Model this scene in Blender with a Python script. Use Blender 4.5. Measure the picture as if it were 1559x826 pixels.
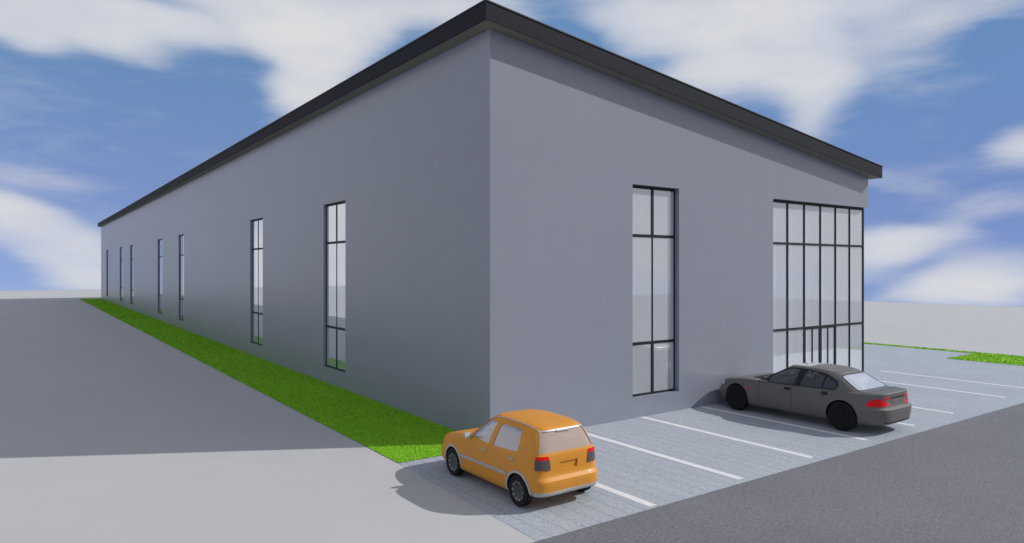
import bpy, bmesh, math, random
import numpy as np
from mathutils import Vector, Matrix
from mathutils.bvhtree import BVHTree
from mathutils.geometry import delaunay_2d_cdt

for o in list(bpy.data.objects):
    bpy.data.objects.remove(o, do_unlink=True)
S = bpy.context.scene
COL = S.collection
R = math.radians
random.seed(4)
RNG = np.random.default_rng(7)

# ------------------------------------------------------------------ camera
HEAD = 35.443                                   # degrees to the right of +Y
cam_d = bpy.data.cameras.new('camera')
cam = bpy.data.objects.new('camera', cam_d)
COL.objects.link(cam)
cam.location = (-8.745, -13.152, 4.0)
cam.rotation_euler = (R(90), 0, R(-HEAD))
cam_d.sensor_fit = 'HORIZONTAL'
cam_d.sensor_width = 36
cam_d.lens = 24.313
cam_d.shift_y = -0.0030
cam_d.clip_start = 0.05
cam_d.clip_end = 2000
S.camera = cam

# ------------------------------------------------------------------ sun
SUN_EL = 36.0
SUN_TO = Vector((0.877, -0.480, 0)).normalized()          # horizontal direction towards the sun
sv = Vector((SUN_TO.x*math.cos(R(SUN_EL)), SUN_TO.y*math.cos(R(SUN_EL)), math.sin(R(SUN_EL))))
sun_d = bpy.data.lights.new('sun', 'SUN')
sun_d.energy = 3.0
sun_d.angle = R(0.5)
sun_d.color = (1.0, 0.97, 0.93)
sun = bpy.data.objects.new('sun', sun_d)
COL.objects.link(sun)
sun.location = (30, -30, 40)
sun.rotation_euler = (-sv).to_track_quat('-Z', 'Y').to_euler()

# ------------------------------------------------------------------ exposure
S.view_settings.view_transform = 'Standard'
S.view_settings.look = 'None'
S.view_settings.exposure = 0.0
S.view_settings.gamma = 1.0
S.view_settings.use_curve_mapping = False

# ------------------------------------------------------------------ world: Nishita sky with a cloud layer
W = bpy.data.worlds.new('World')
S.world = W
W.use_nodes = True
nt = W.node_tree
nt.nodes.clear()


class NT:
    """tiny helper to write node trees as expressions"""
    def __init__(self, tree):
        self.t = tree

    def n(self, kind, **kw):
        nd = self.t.nodes.new(kind)
        for k, v in kw.items():
            setattr(nd, k, v)
        return nd

    def l(self, a, b):
        self.t.links.new(a, b)

    def put(self, sock, v):
        if hasattr(v, 'is_output') or isinstance(v, bpy.types.NodeSocket):
            self.t.links.new(v, sock)
        else:
            sock.default_value = v

    def m(self, op, a, b=None, c=None, clamp=False):
        nd = self.n('ShaderNodeMath', operation=op, use_clamp=clamp)
        self.put(nd.inputs[0], a)
        if b is not None:
            self.put(nd.inputs[1], b)
        if c is not None:
            self.put(nd.inputs[2], c)
        return nd.outputs[0]

    def smooth(self, v, a, b, lo=0.0, hi=1.0):
        nd = self.n('ShaderNodeMapRange', interpolation_type='SMOOTHSTEP')
        self.put(nd.inputs['Value'], v)
        nd.inputs['From Min'].default_value = a
        nd.inputs['From Max'].default_value = b
        nd.inputs['To Min'].default_value = lo
        nd.inputs['To Max'].default_value = hi
        return nd.outputs[0]

    def noise(self, vec, scale, detail=4, rough=0.55, dist=0.0, out='Fac'):
        nd = self.n('ShaderNodeTexNoise')
        self.put(nd.inputs['Vector'], vec)
        nd.inputs['Scale'].default_value = scale
        nd.inputs['Detail'].default_value = detail
        nd.inputs['Roughness'].default_value = rough
        nd.inputs['Distortion'].default_value = dist
        return nd.outputs[out]

    def mix(self, f, a, b, blend='MIX'):
        nd = self.n('ShaderNodeMix', data_type='RGBA', blend_type=blend)
        self.put(nd.inputs['Factor'], f)
        self.put(nd.inputs['A'] if False else nd.inputs[6], a)
        self.put(nd.inputs[7], b)
        return nd.outputs[2]

    def ramp(self, f, stops):
        nd = self.n('ShaderNodeValToRGB')
        self.put(nd.inputs[0], f)
        e = nd.color_ramp.elements
        while len(e) < len(stops):
            e.new(0.5)
        for i, (p, c) in enumerate(stops):
            e[i].position = p
            e[i].color = (*c, 1) if len(c) == 3 else c
        return nd.outputs[0]

    def mapping(self, vec, loc=(0, 0, 0), rot=(0, 0, 0), scale=(1, 1, 1), kind='POINT'):
        nd = self.n('ShaderNodeMapping', vector_type=kind)
        self.put(nd.inputs['Vector'], vec)
        nd.inputs['Location'].default_value = loc
        nd.inputs['Rotation'].default_value = rot
        nd.inputs['Scale'].default_value = scale
        return nd.outputs[0]


g = NT(nt)
tc = g.n('ShaderNodeTexCoord')
gen = tc.outputs['Generated']
sep0 = g.n('ShaderNodeSeparateXYZ'); g.l(gen, sep0.inputs[0])
# keep the sky's look at and under the horizon
zc = g.m('ADD', g.m('MULTIPLY', g.m('MAXIMUM', sep0.outputs[2], 0.0), 0.8), 0.17)
cmb = g.n('ShaderNodeCombineXYZ')
g.l(sep0.outputs[0], cmb.inputs[0]); g.l(sep0.outputs[1], cmb.inputs[1]); g.l(zc, cmb.inputs[2])
sky = g.n('ShaderNodeTexSky', sky_type='NISHITA', sun_disc=False)
sky.sun_elevation = R(SUN_EL)
sky.sun_rotation = math.atan2(SUN_TO.x, SUN_TO.y)
sky.altitude = 400
sky.air_density = 1.0
sky.dust_density = 0.35
sky.ozone_density = 2.0
nrm = g.n('ShaderNodeVectorMath', operation='NORMALIZE'); g.l(cmb.outputs[0], nrm.inputs[0])
g.l(nrm.outputs[0], sky.inputs[0])
# compass angle (degrees, measured from the long wall's direction turned 35 degrees) and elevation
rot = g.mapping(gen, rot=(0, 0, R(HEAD)))
sp = g.n('ShaderNodeSeparateXYZ'); g.l(rot, sp.inputs[0])
az = g.m('MULTIPLY', g.m('ARCTAN2', sp.outputs[0], sp.outputs[1]), 180/math.pi)
hyp = g.m('SQRT', g.m('ADD', g.m('MULTIPLY', sp.outputs[0], sp.outputs[0]), g.m('MULTIPLY', sp.outputs[1], sp.outputs[1])))
el = g.m('MULTIPLY', g.m('ARCTAN2', sp.outputs[2], hyp), 180/math.pi)
ae = g.n('ShaderNodeCombineXYZ'); g.l(az, ae.inputs[0]); g.l(el, ae.inputs[1])
# ragged, drawn-out edges
wv = g.noise(g.mapping(ae.outputs[0], scale=(0.05, 0.09, 1)), 1.0, 4, 0.5, 0.6, 'Color')
wsub = g.n('ShaderNodeVectorMath', operation='SUBTRACT'); g.l(wv, wsub.inputs[0]); wsub.inputs[1].default_value = (0.5, 0.5, 0.5)
wmul = g.n('ShaderNodeVectorMath', operation='MULTIPLY'); g.l(wsub.outputs[0], wmul.inputs[0]); wmul.inputs[1].default_value = (8, 3.2, 0)
wadd = g.n('ShaderNodeVectorMath', operation='ADD'); g.l(ae.outputs[0], wadd.inputs[0]); g.l(wmul.outputs[0], wadd.inputs[1])
P = wadd.outputs[0]
# cloud masses: compass angle, elevation, half sizes in degrees, tilt, strength
CLOUDS = [
    (-35.1, 16.7, 5.01, 1.67, -4, 1.0), (-30.1, 17.2, 4.84, 1.41, -6, 1.0), (-26.2, 17.0, 4.11, 1.04, -11, 0.85), (-32.1, 18.1, 12.7, 0.92, -3, 0.7), (-34.9, 15.3, 2.06, 0.89, -8, 0.6),
    (-29.2, 15.6, 2.7, 1.01, -12, 0.62), (-23.1, 19.2, 5.18, 0.88, -4, 0.35), (-17.1, 19.2, 9.32, 2.73, -4, 0.95), (-19.8, 17.5, 5.42, 1.66, -14, 0.5), (-16.4, 15.9, 4.7, 3.26, -35, 0.95),
    (-17.1, 13.2, 2.61, 2.92, -60, 0.7), (-12.6, 18.8, 4.54, 2.66, 0, 0.55), (-14.9, 20.3, 14.61, 1.18, 0, 0.5), (-4.9, 20.7, 5.06, 1.76, 0, 0.6), (-1.9, 21.0, 4.08, 1.5, 0, 0.4),
    (-9.0, 17.8, 3.32, 2.28, 30, -0.6), (-19.6, 19.1, 2.42, 0.51, -8, -0.3), (-35.5, 4.3, 3.38, 1.11, -14, 0.75), (-33.0, 3.1, 3.35, 1.14, -18, 0.85), (-36.2, 2.8, 2.66, 1.43, 0, 0.6),
    (-32.1, 0.6, 3.66, 1.84, 6, 0.95), (-31.5, -1.1, 2.97, 0.93, 0, 0.7), (-34.5, 6.5, 5.08, 0.9, -6, 0.22), (-35.9, 0.4, 2.05, 1.21, 0, -0.35), (17.9, 17.7, 11.7, 4.53, -4, 0.85),
    (17.2, 15.0, 4.66, 1.56, 0, 0.5), (22.6, 15.4, 2.78, 5.96, 4, 0.75), (22.9, 11.8, 1.96, 2.82, -6, 0.45), (12.3, 19.4, 7.79, 2.13, -6, 0.55), (23.2, 19.3, 18.97, 1.38, 0, 0.75),
    (33.3, 17.5, 5.23, 1.02, 6, 0.6), (7.6, 20.5, 4.01, 1.35, 0, 0.3), (27.8, 16.7, 4.79, 2.41, -8, 0.3), (27.6, 13.6, 5.88, 1.33, -8, 0.12), (25.5, 17.5, 1.88, 0.86, 0, -0.3),
    (5.5, 18.7, 3.5, 1.9, 0, -0.7), (11.0, 16.4, 2.23, 1.07, 0, -0.3), (36.1, 8.1, 2.31, 1.43, 0, 0.95), (34.6, 3.9, 3.46, 1.23, 18, 0.38), (29.9, 6.0, 5.62, 0.71, -14, 0.2),
    (32.5, 7.0, 6.78, 0.92, 14, 0.08), (28.4, 1.9, 3.15, 1.2, 0, 0.9), (30.7, 1.7, 4.02, 1.17, 3, 0.9), (28.4, 0.6, 2.89, 1.32, 0, 0.6), (36.0, -0.3, 3.11, 1.32, 10, 0.8),
    (34.4, -1.6, 3.71, 1.23, 0, 0.95), (32.1, -2.3, 3.42, 0.58, 0, 0.35),
    (-74.0, 8.0, 32.0, 12.0, 0, 0.95), (108.0, 10.0, 42.0, 14.0, 0, 1.0),  # unseen cloud banks, added to brighten window reflections and the shaded side
]
tot = None
for (a0, e0, sa, se, tilt, amp) in CLOUDS:
    v = g.mapping(P, loc=(a0, e0, 0), rot=(0, 0, R(tilt)), scale=(sa, se, 1), kind='TEXTURE')
    ln = g.n('ShaderNodeVectorMath', operation='LENGTH'); g.l(v, ln.inputs[0])
    b = g.smooth(ln.outputs['Value'], 0.0, 1.62, amp*1.12, 0.0)
    tot = b if tot is None else g.m('ADD', tot, b)
wisp = g.m('ADD', g.m('MULTIPLY', g.noise(g.mapping(P, rot=(0, 0, R(-9)), scale=(0.10, 0.38, 1)), 1.0, 6, 0.6, 0.4), 0.6), g.m('MULTIPLY', g.noise(g.mapping(P, rot=(0, 0, R(6)), scale=(0.13, 0.62, 1)), 1.0, 6, 0.6, 0.3), 0.4))
broad = g.noise(g.mapping(ae.outputs[0], loc=(3, 7, 0), scale=(0.035, 0.06, 1)), 1.0, 5, 0.6, 0.3)
# outside the part of the sky described above, plain broken cloud
out_f = g.m('MAXIMUM', g.smooth(g.m('ABSOLUTE', az), 40, 55), g.smooth(el, 24, 32))
tot = g.m('ADD', tot, g.m('MULTIPLY', g.m('MULTIPLY', out_f, g.smooth(broad, 0.36, 0.61)), 0.95))
tot = g.m('ADD', tot, g.m('MULTIPLY', g.m('SUBTRACT', wisp, 0.505), 1.4))
fac = g.m('MULTIPLY', g.m('SUBTRACT', 1.0, g.m('EXPONENT', g.m('MULTIPLY', g.m('POWER', g.m('MAXIMUM', g.m('ADD', tot, 0.0), 0.0), 1.5), -1.75))), 0.95)
# cloud colour varies a little with its density
tone = g.noise(g.mapping(P, scale=(0.09, 0.2, 1)), 1.0, 4, 0.5)
ccol = g.mix(g.smooth(tone, 0.3, 0.7), (5.6, 5.9, 6.7, 1), (7.0, 7.0, 7.05, 1))
tintc = g.mix(g.smooth(el, 2.0, 20.0), (0.99, 0.90, 1.13, 1), (1.10, 1.24, 1.30, 1))
tintc = g.mix(g.smooth(az, -5.0, 42.0), tintc, g.mix(1.0, tintc, (0.58, 0.62, 0.67, 1), 'MULTIPLY'))
ccol = g.mix(g.m('MULTIPLY', out_f, 0.9), ccol, (7.7, 7.3, 6.9, 1))      # unseen cloud overhead and behind, brightened to lift the ambient light
base = g.mix(1.0, sky.outputs[0], tintc, 'MULTIPLY')
skyc = g.mix(fac, base, ccol)
bg = g.n('ShaderNodeBackground'); g.l(skyc, bg.inputs[0]); bg.inputs[1].default_value = 0.106
wo = g.n('ShaderNodeOutputWorld'); g.l(bg.outputs[0], wo.inputs[0])


# ================================================================== helpers
def tag(o, label=None, cat=None, group=None, kind=None):
    if label: o['label'] = label
    if cat: o['category'] = cat
    if group: o['group'] = group
    if kind: o['kind'] = kind
    return o


def empty(name, loc=(0, 0, 0), rz=0.0, parent=None):
    o = bpy.data.objects.new(name, None)
    COL.objects.link(o)
    o.location = loc
    o.rotation_euler = (0, 0, rz)
    o.empty_display_size = 0.2
    if parent: o.parent = parent
    return o


def link(name, me, mats, parent=None, smooth=None):
    o = bpy.data.objects.new(name, me)
    COL.objects.link(o)
    if mats is not None:
        me.materials.clear()
        for m in (mats if isinstance(mats, (list, tuple)) else [mats]):
            me.materials.append(m)
    if parent: o.parent = parent
    if smooth is not None:
        for p in me.polygons: p.use_smooth = True
        me.set_sharp_from_angle(angle=R(smooth))
    return o


class MB:
    """mesh builder: collects boxes, quads and lofts into one mesh"""
    def __init__(self):
        self.v = []; self.f = []

    def quad(self, a, b, c, d):
        i = len(self.v); self.v += [a, b, c, d]; self.f.append((i, i+1, i+2, i+3)); return self

    def poly(self, pts):
        i = len(self.v); self.v += list(pts); self.f.append(tuple(range(i, i+len(pts)))); return self

    def box(self, x0, y0, z0, x1, y1, z1):
        i = len(self.v)
        self.v += [(x0, y0, z0), (x1, y0, z0), (x1, y1, z0), (x0, y1, z0), (x0, y0, z1), (x1, y0, z1), (x1, y1, z1), (x0, y1, z1)]
        for q in ((0, 3, 2, 1), (4, 5, 6, 7), (0, 1, 5, 4), (1, 2, 6, 5), (2, 3, 7, 6), (3, 0, 4, 7)):
            self.f.append(tuple(i+k for k in q))
        return self

    def hexa(self, b4, t4):
        i = len(self.v); self.v += list(b4)+list(t4)
        for q in ((0, 3, 2, 1), (4, 5, 6, 7), (0, 1, 5, 4), (1, 2, 6, 5), (2, 3, 7, 6), (3, 0, 4, 7)):
            self.f.append(tuple(i+k for k in q))
        return self

    def rings(self, rings, cap0=True, cap1=True, closed=True):
        i = len(self.v); n = len(rings[0])
        for r in rings: self.v += list(r)
        for k in range(len(rings)-1):
            for j in range(n if closed else n-1):
                a = i+k*n+j; b = i+k*n+(j+1) % n
                self.f.append((a, b, b+n, a+n))
        if cap0: self.f.append(tuple(reversed(range(i, i+n))))
        if cap1: self.f.append(tuple(range(i+(len(rings)-1)*n, i+len(rings)*n)))
        return self

    def tube(self, pts, r, n=8):
        rings = []
        for k, p in enumerate(pts):
            p = Vector(p)
            t = (Vector(pts[min(k+1, len(pts)-1)])-Vector(pts[max(k-1, 0)])).normalized()
            a = t.cross(Vector((0, 0, 1)))
            if a.length < 1e-3: a = t.cross(Vector((1, 0, 0)))
            a.normalize(); b = t.cross(a)
            rings.append([tuple(p+a*r*math.cos(2*math.pi*j/n)+b*r*math.sin(2*math.pi*j/n)) for j in range(n)])
        return self.rings(rings)

    def mesh(self, name='mesh'):
        me = bpy.data.meshes.new(name)
        me.from_pydata([tuple(v) for v in self.v], [], self.f)
        me.validate()
        bm = bmesh.new(); bm.from_mesh(me)
        bmesh.ops.recalc_face_normals(bm, faces=bm.faces)
        bm.to_mesh(me); bm.free()
        return me

    def build(self, name, mats, parent=None, smooth=None, bevel=0.0, seg=2):
        me = self.mesh(name)
        if bevel:
            bm = bmesh.new(); bm.from_mesh(me)
            bmesh.ops.remove_doubles(bm, verts=bm.verts, dist=1e-5)
            bmesh.ops.bevel(bm, geom=[e for e in bm.edges if len(e.link_faces) == 2 and e.calc_face_angle(0) > 0.5], offset=bevel, segments=seg, affect='EDGES', profile=0.6)
            bm.to_mesh(me); bm.free()
        return link(name, me, mats, parent, smooth)


def material(name):
    m = bpy.data.materials.new(name)
    m.use_nodes = True
    t = m.node_tree
    b = t.nodes['Principled BSDF']
    return m, NT(t), b


def plain(name, col, rough=0.5, metal=0.0, spec=0.5, var=0.06, nscale=3.0, coat=0.0):
    m, q, b = material(name)
    c = q.n('ShaderNodeTexCoord').outputs['Object']
    nz = q.noise(c, nscale, 4, 0.6)
    lo = tuple(x*(1-var) for x in col); hi = tuple(min(1, x*(1+var)) for x in col)
    q.l(q.ramp(nz, [(0.3, lo), (0.7, hi)]), b.inputs['Base Color'])
    q.l(q.smooth(nz, 0.3, 0.7, max(0, rough-0.04), min(1, rough+0.04)), b.inputs['Roughness'])
    b.inputs['Metallic'].default_value = metal
    b.inputs['Specular IOR Level'].default_value = spec
    b.inputs['Coat Weight'].default_value = coat
    b.inputs['Coat Roughness'].default_value = 0.08
    return m


def bump(q, b, h, strength, dist):
    bp = q.n('ShaderNodeBump'); q.l(h, bp.inputs['Height'])
    bp.inputs['Strength'].default_value = strength; bp.inputs['Distance'].default_value = dist
    q.l(bp.outputs[0], b.inputs['Normal'])


# ================================================================== materials of the setting
def mat_concrete():
    m, q, b = material('pale_concrete')
    c = q.n('ShaderNodeTexCoord').outputs['Object']
    big = q.noise(c, 0.06, 5, 0.6); mid = q.noise(c, 0.9, 5, 0.65); fine = q.noise(c, 60, 3, 0.6)
    f = q.m('ADD', q.m('MULTIPLY', big, 0.5), q.m('ADD', q.m('MULTIPLY', mid, 0.3), q.m('MULTIPLY', fine, 0.2)))
    q.l(q.ramp(f, [(0.3, (0.445, 0.452, 0.462)), (0.7, (0.515, 0.52, 0.525))]), b.inputs['Base Color'])
    b.inputs['Roughness'].default_value = 0.85
    b.inputs['Specular IOR Level'].default_value = 0.25
    bump(q, b, fine, 0.15, 0.004)
    return m


def mat_asphalt():
    m, q, b = material('asphalt')
    c = q.n('ShaderNodeTexCoord').outputs['Object']
    fine = q.noise(c, 55, 3, 0.75); mid = q.noise(c, 14, 4, 0.7); big = q.noise(c, 0.35, 4, 0.6)
    f = q.m('ADD', q.m('MULTIPLY', fine, 0.66), q.m('ADD', q.m('MULTIPLY', mid, 0.2), q.m('MULTIPLY', big, 0.08)))
    q.l(q.ramp(f, [(0.34, (0.082, 0.083, 0.096)), (0.47, (0.162, 0.165, 0.186)), (0.60, (0.29, 0.294, 0.325))]), b.inputs['Base Color'])
    b.inputs['Roughness'].default_value = 0.8
    b.inputs['Specular IOR Level'].default_value = 0.3
    bump(q, b, fine, 0.5, 0.01)
    return m


def mat_paving():
    m, q, b = material('speckled_paving')
    c = q.n('ShaderNodeTexCoord').outputs['Object']
    fine = q.noise(c, 38, 3, 0.8); mid = q.noise(c, 11, 4, 0.7); big = q.noise(c, 0.5, 4, 0.55)
    hue = q.noise(c, 3.1, 3, 0.6)
    f = q.m('ADD', q.m('MULTIPLY', fine, 0.68), q.m('ADD', q.m('MULTIPLY', mid, 0.24), q.m('MULTIPLY', big, 0.08)))
    col = q.ramp(f, [(0.34, (0.205, 0.24, 0.28)), (0.47, (0.35, 0.39, 0.445)), (0.62, (0.54, 0.58, 0.63))])
    col = q.mix(q.smooth(hue, 0.5, 0.75, 0, 0.3), col, (0.46, 0.46, 0.43, 1))
    bt = q.n('ShaderNodeTexBrick', offset=0.5)
    q.l(q.mapping(c, rot=(0, 0, R(90))), bt.inputs['Vector'])
    bt.inputs['Scale'].default_value = 1.0
    bt.inputs['Brick Width'].default_value = 2.6
    bt.inputs['Row Height'].default_value = 0.325
    bt.inputs['Mortar Size'].default_value = 0.007
    bt.inputs['Mortar Smooth'].default_value = 0.35
    bt.inputs['Color1'].default_value = (0.98, 0.98, 0.98, 1); bt.inputs['Color2'].default_value = (1.02, 1.02, 1.02, 1)
    bt.inputs['Mortar'].default_value = (0.50, 0.50, 0.52, 1)
    col = q.mix(1.0, col, bt.outputs['Color'], 'MULTIPLY')
    q.l(col, b.inputs['Base Color'])
    b.inputs['Roughness'].default_value = 0.6
    b.inputs['Specular IOR Level'].default_value = 0.35
    hgt = q.m('SUBTRACT', q.m('MULTIPLY', fine, 0.3), bt.outputs['Fac'])
    bump(q, b, hgt, 0.25, 0.006)
    return m


def mat_soil_grass():
    m, q, b = material('lawn_turf')
    c = q.n('ShaderNodeTexCoord').outputs['Object']
    f = q.noise(c, 18, 5, 0.75); h = q.noise(c, 1.3, 4, 0.6)
    a = q.ramp(f, [(0.3, (0.15, 0.38, 0.015)), (0.7, (0.27, 0.58, 0.03))])
    q.l(q.mix(q.smooth(h, 0.35, 0.7, 0, 0.45), a, (0.24, 0.46, 0.03, 1)), b.inputs['Base Color'])
    b.inputs['Roughness'].default_value = 0.9
    b.inputs['Specular IOR Level'].default_value = 0.1
    bump(q, b, f, 0.8, 0.03)
    return m


def mat_blades():
    m, q, b = material('grass_blades')
    at = q.n('ShaderNodeAttribute', attribute_name='shade'); at.attribute_type = 'GEOMETRY'
    c = q.n('ShaderNodeTexCoord').outputs['Object']
    h = q.noise(c, 1.7, 5, 0.7)
    a = q.ramp(at.outputs['Fac'], [(0.0, (0.17, 0.41, 0.015)), (0.5, (0.26, 0.60, 0.022)), (0.9, (0.36, 0.70, 0.045)), (1.0, (0.47, 0.68, 0.12))])
    col = q.mix(q.smooth(h, 0.4, 0.7, 0, 0.45), a, (0.34, 0.64, 0.05, 1))
    q.l(col, b.inputs['Base Color'])
    b.inputs['Roughness'].default_value = 0.8
    b.inputs['Specular IOR Level'].default_value = 0.1
    return m


def mat_wall():
    m, q, b = material('grey_render_wall')
    c = q.n('ShaderNodeTexCoord').outputs['Object']
    fine = q.noise(c, 38, 4, 0.7); mid = q.noise(c, 2.0, 4, 0.6); big = q.noise(c, 0.22, 4, 0.55)
    f = q.m('ADD', q.m('MULTIPLY', fine, 0.6), q.m('ADD', q.m('MULTIPLY', mid, 0.15), q.m('MULTIPLY', big, 0.25)))
    q.l(q.ramp(f, [(0.3, (0.226, 0.245, 0.300)), (0.7, (0.290, 0.310, 0.368))]), b.inputs['Base Color'])
    b.inputs['Roughness'].default_value = 0.30
    b.inputs['Specular IOR Level'].default_value = 0.36
    bump(q, b, fine, 0.07, 0.003)
    return m


def mat_glass(name, milk, milkcol, gloss, tint, graz=0.45):
    m = bpy.data.materials.new(name); m.use_nodes = True
    t = m.node_tree; t.nodes.clear(); q = NT(t)
    c = q.n('ShaderNodeTexCoord').outputs['Object']
    nz = q.noise(c, 0.7, 3, 0.5)
    tr = q.n('ShaderNodeBsdfTransparent'); tr.inputs[0].default_value = (*tint, 1)
    df = q.n('ShaderNodeBsdfDiffuse'); df.inputs[0].default_value = (*milkcol, 1)
    gl = q.n('ShaderNodeBsdfGlossy'); gl.inputs['Color'].default_value = (0.95, 0.97, 1, 1); gl.inputs['Roughness'].default_value = 0.02
    bp = q.n('ShaderNodeBump'); q.l(nz, bp.inputs['Height']); bp.inputs['Strength'].default_value = 0.02; bp.inputs['Distance'].default_value = 0.02
    q.l(bp.outputs[0], gl.inputs['Normal'])
    a = q.n('ShaderNodeMixShader'); a.inputs[0].default_value = milk; q.l(tr.outputs[0], a.inputs[1]); q.l(df.outputs[0], a.inputs[2])
    lw = q.n('ShaderNodeLayerWeight'); lw.inputs['Blend'].default_value = 0.35
    fr = q.m('ADD', q.m('MULTIPLY', q.m('POWER', lw.outputs['Facing'], 1.5), graz), gloss, clamp=True)
    s = q.n('ShaderNodeMixShader'); q.l(fr, s.inputs[0]); q.l(a.outputs[0], s.inputs[1]); q.l(gl.outputs[0], s.inputs[2])
    o = q.n('ShaderNodeOutputMaterial'); q.l(s.outputs[0], o.inputs[0])
    return m


M = dict(
    concrete=mat_concrete(), asphalt=mat_asphalt(), paving=mat_paving(), turf=mat_soil_grass(), blades=mat_blades(), wall=mat_wall(),
    roof=plain('charcoal_roof_metal', (0.020, 0.022, 0.028), 0.5, 0, 0.4, 0.15, 20),
    fascia=plain('charcoal_fascia', (0.024, 0.026, 0.032), 0.75, 0, 0.12, 0.35, 30),
    soffit=plain('dark_soffit', (0.200, 0.190, 0.168), 0.7, 0, 0.3, 0.08, 6),
    frame=plain('dark_window_frame', (0.018, 0.020, 0.027), 0.55, 0, 0.18, 0.1, 10),
    fin=plain('pale_mullion_fin', (0.13, 0.14, 0.165), 0.5, 0, 0.3, 0.05, 8),
    inside=plain('white_interior_plaster', (0.78, 0.79, 0.80), 0.8, 0, 0.3, 0.03, 2),
    infloor=plain('pale_interior_floor', (0.62, 0.63, 0.64), 0.5, 0, 0.4, 0.05, 2),
    glass=mat_glass('milky_window_glass', 0.42, (0.80, 0.84, 0.90), 0.13, (0.92, 0.95, 0.97), 0.35),
    glass_left=mat_glass('brightened_left_window_glass', 0.62, (0.74, 0.83, 0.96), 0.52, (0.92, 0.95, 0.97), 0.5),  # second glass, its extra gloss and milk brighten the shaded left windows
    line=plain('white_road_paint', (0.76, 0.76, 0.78), 0.6, 0, 0.3, 0.08, 9),
)

# ================================================================== ground
def sheet(name, x0, y0, x1, y1, z, mat, nx=1, ny=1):
    b = MB()
    xs = np.linspace(x0, x1, nx+1); ys = np.linspace(y0, y1, ny+1)
    for i in range(nx):
        for j in range(ny):
            b.quad((xs[i], ys[j], z), (xs[i+1], ys[j], z), (xs[i+1], ys[j+1], z), (xs[i], ys[j+1], z))
    return b.build(name, mat)


bg_ = MB().box(-70, -60, -0.5, 75.2, 140.0, 0.0)
tag(bg_.build('ground', M['concrete']), 'pale grey concrete ground stretching around the building', 'ground', kind='structure')
def ry(x): return -5.125-0.0062*x              # the road's edge is very slightly out of square
tag(MB().poly([(-70, -60, 0.004), (74, -60, 0.004), (74, ry(74)-.001, 0.004), (-70, ry(-70)-.001, 0.004)]).build('road', M['asphalt']),
    'dark speckled asphalt road in front of the parking bays', 'road', kind='structure')
pv = MB()
pv.poly([(-2.56, ry(-2.5), 0.004), (27.8, ry(27.8), 0.004), (27.8, -0.25, 0.004), (-2.42, -0.25, 0.004)])
pv.quad((0.0, -0.25, 0.004), (27.8, -0.25, 0.004), (27.8, 0.0, 0.004), (0.0, 0.0, 0.004))
pv.quad((16.72, 0.0, 0.004), (27.8, 0.0, 0.004), (27.8, 60.0, 0.004), (16.72, 60.0, 0.004))
park = tag(pv.build('parking_paving', M['paving']), 'pale blue-grey speckled paving of the parking bays', 'parking area', kind='structure')
LINES = [(-0.06, -0.3, -5.05), (2.41, -0.03, -4.98), (4.89, -0.03, -4.92), (7.32, -0.03, -4.82), (9.77, -0.03, -4.76),
         (12.23, -0.03, -4.68), (16.13, 0.30, -4.55), (18.62, 0.50, -4.42)]
for (x, ya, yb) in LINES:
    MB().box(x-0.085, yb, 0.0045, x+0.085, ya, 0.0075).build('parking_line', M['line'], park)


def lawn(name, rects, label, dens, hgt, wid):
    """a strip of turf with its blades: countless, so one object"""
    V = []; F = []; SH = []; MI = []
    base = 0
    for (x0, y0, x1, y1) in rects:
        V += [(x0, y0, 0.012), (x1, y0, 0.012), (x1, y1, 0.012), (x0, y1, 0.012)]
        SH += [0.3]*4; F.append((base, base+1, base+2, base+3)); MI.append(0); base += 4
    vs = [np.array(V, dtype=float)]; sh = [np.array(SH)]
    tris = []
    for (x0, y0, x1, y1) in rects:
        for (ya, yb) in [(a, min(a+4, y1)) for a in np.arange(y0, y1, 4)]:
            d = math.hypot((x0+x1)/2+8.8, (ya+yb)/2+13.3)
            k = max(1.0, d/16.0)
            n = int((x1-x0)*(yb-ya)*dens/k**1.7)
            bx = RNG.uniform(x0+0.02, x1-0.02, n); by = RNG.uniform(ya, yb, n)
            by = np.clip(by, y0+0.02, y1-0.02)
            la = RNG.uniform(0, 2*math.pi, n); a = la+math.pi/2+RNG.uniform(-.4, .4, n); w = wid*k*RNG.uniform(0.6, 1.3, n); hh = hgt*RNG.uniform(0.45, 1.25, n)*k**0.3
            lm = hh*RNG.uniform(1.0, 3.2, n)
            v = np.empty((n, 3, 3))
            v[:, 0] = np.stack([bx-np.cos(a)*w, by-np.sin(a)*w, np.full(n, 0.010)], 1)
            v[:, 1] = np.stack([bx+np.cos(a)*w, by+np.sin(a)*w, np.full(n, 0.010)], 1)
            v[:, 2] = np.stack([np.clip(bx+np.cos(la)*lm, x0, x1), np.clip(by+np.sin(la)*lm, y0, y1), 0.012+hh], 1)
            vs.append(v.reshape(-1, 3))
            sh.append(np.repeat(RNG.uniform(0, 1, n)**1.3, 3))
            tris.append(n)
    vv = np.concatenate(vs); sh = np.concatenate(sh)
    nt_ = sum(tris)
    loops = np.concatenate([np.array([i for f in F for i in f]), np.arange(base, base+3*nt_)]).astype(np.int32)
    starts = np.concatenate([np.arange(len(F))*4, len(F)*4+np.arange(nt_)*3]).astype(np.int32)
    me = bpy.data.meshes.new(name)
    me.vertices.add(len(vv)); me.vertices.foreach_set('co', vv.ravel())
    me.loops.add(len(loops)); me.loops.foreach_set('vertex_index', loops)
    me.polygons.add(len(starts)); me.polygons.foreach_set('loop_start', starts)
    me.update(calc_edges=True)
    at = me.attributes.new('shade', 'FLOAT', 'POINT'); at.data.foreach_set('value', sh)
    o = link(name, me, [M['turf'], M['blades']])
    mi = np.concatenate([np.zeros(len(F)), np.ones(nt_)]).astype(np.int32)
    me.polygons.foreach_set('material_index', mi)
    return tag(o, label, 'grass', kind='stuff')


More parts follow.
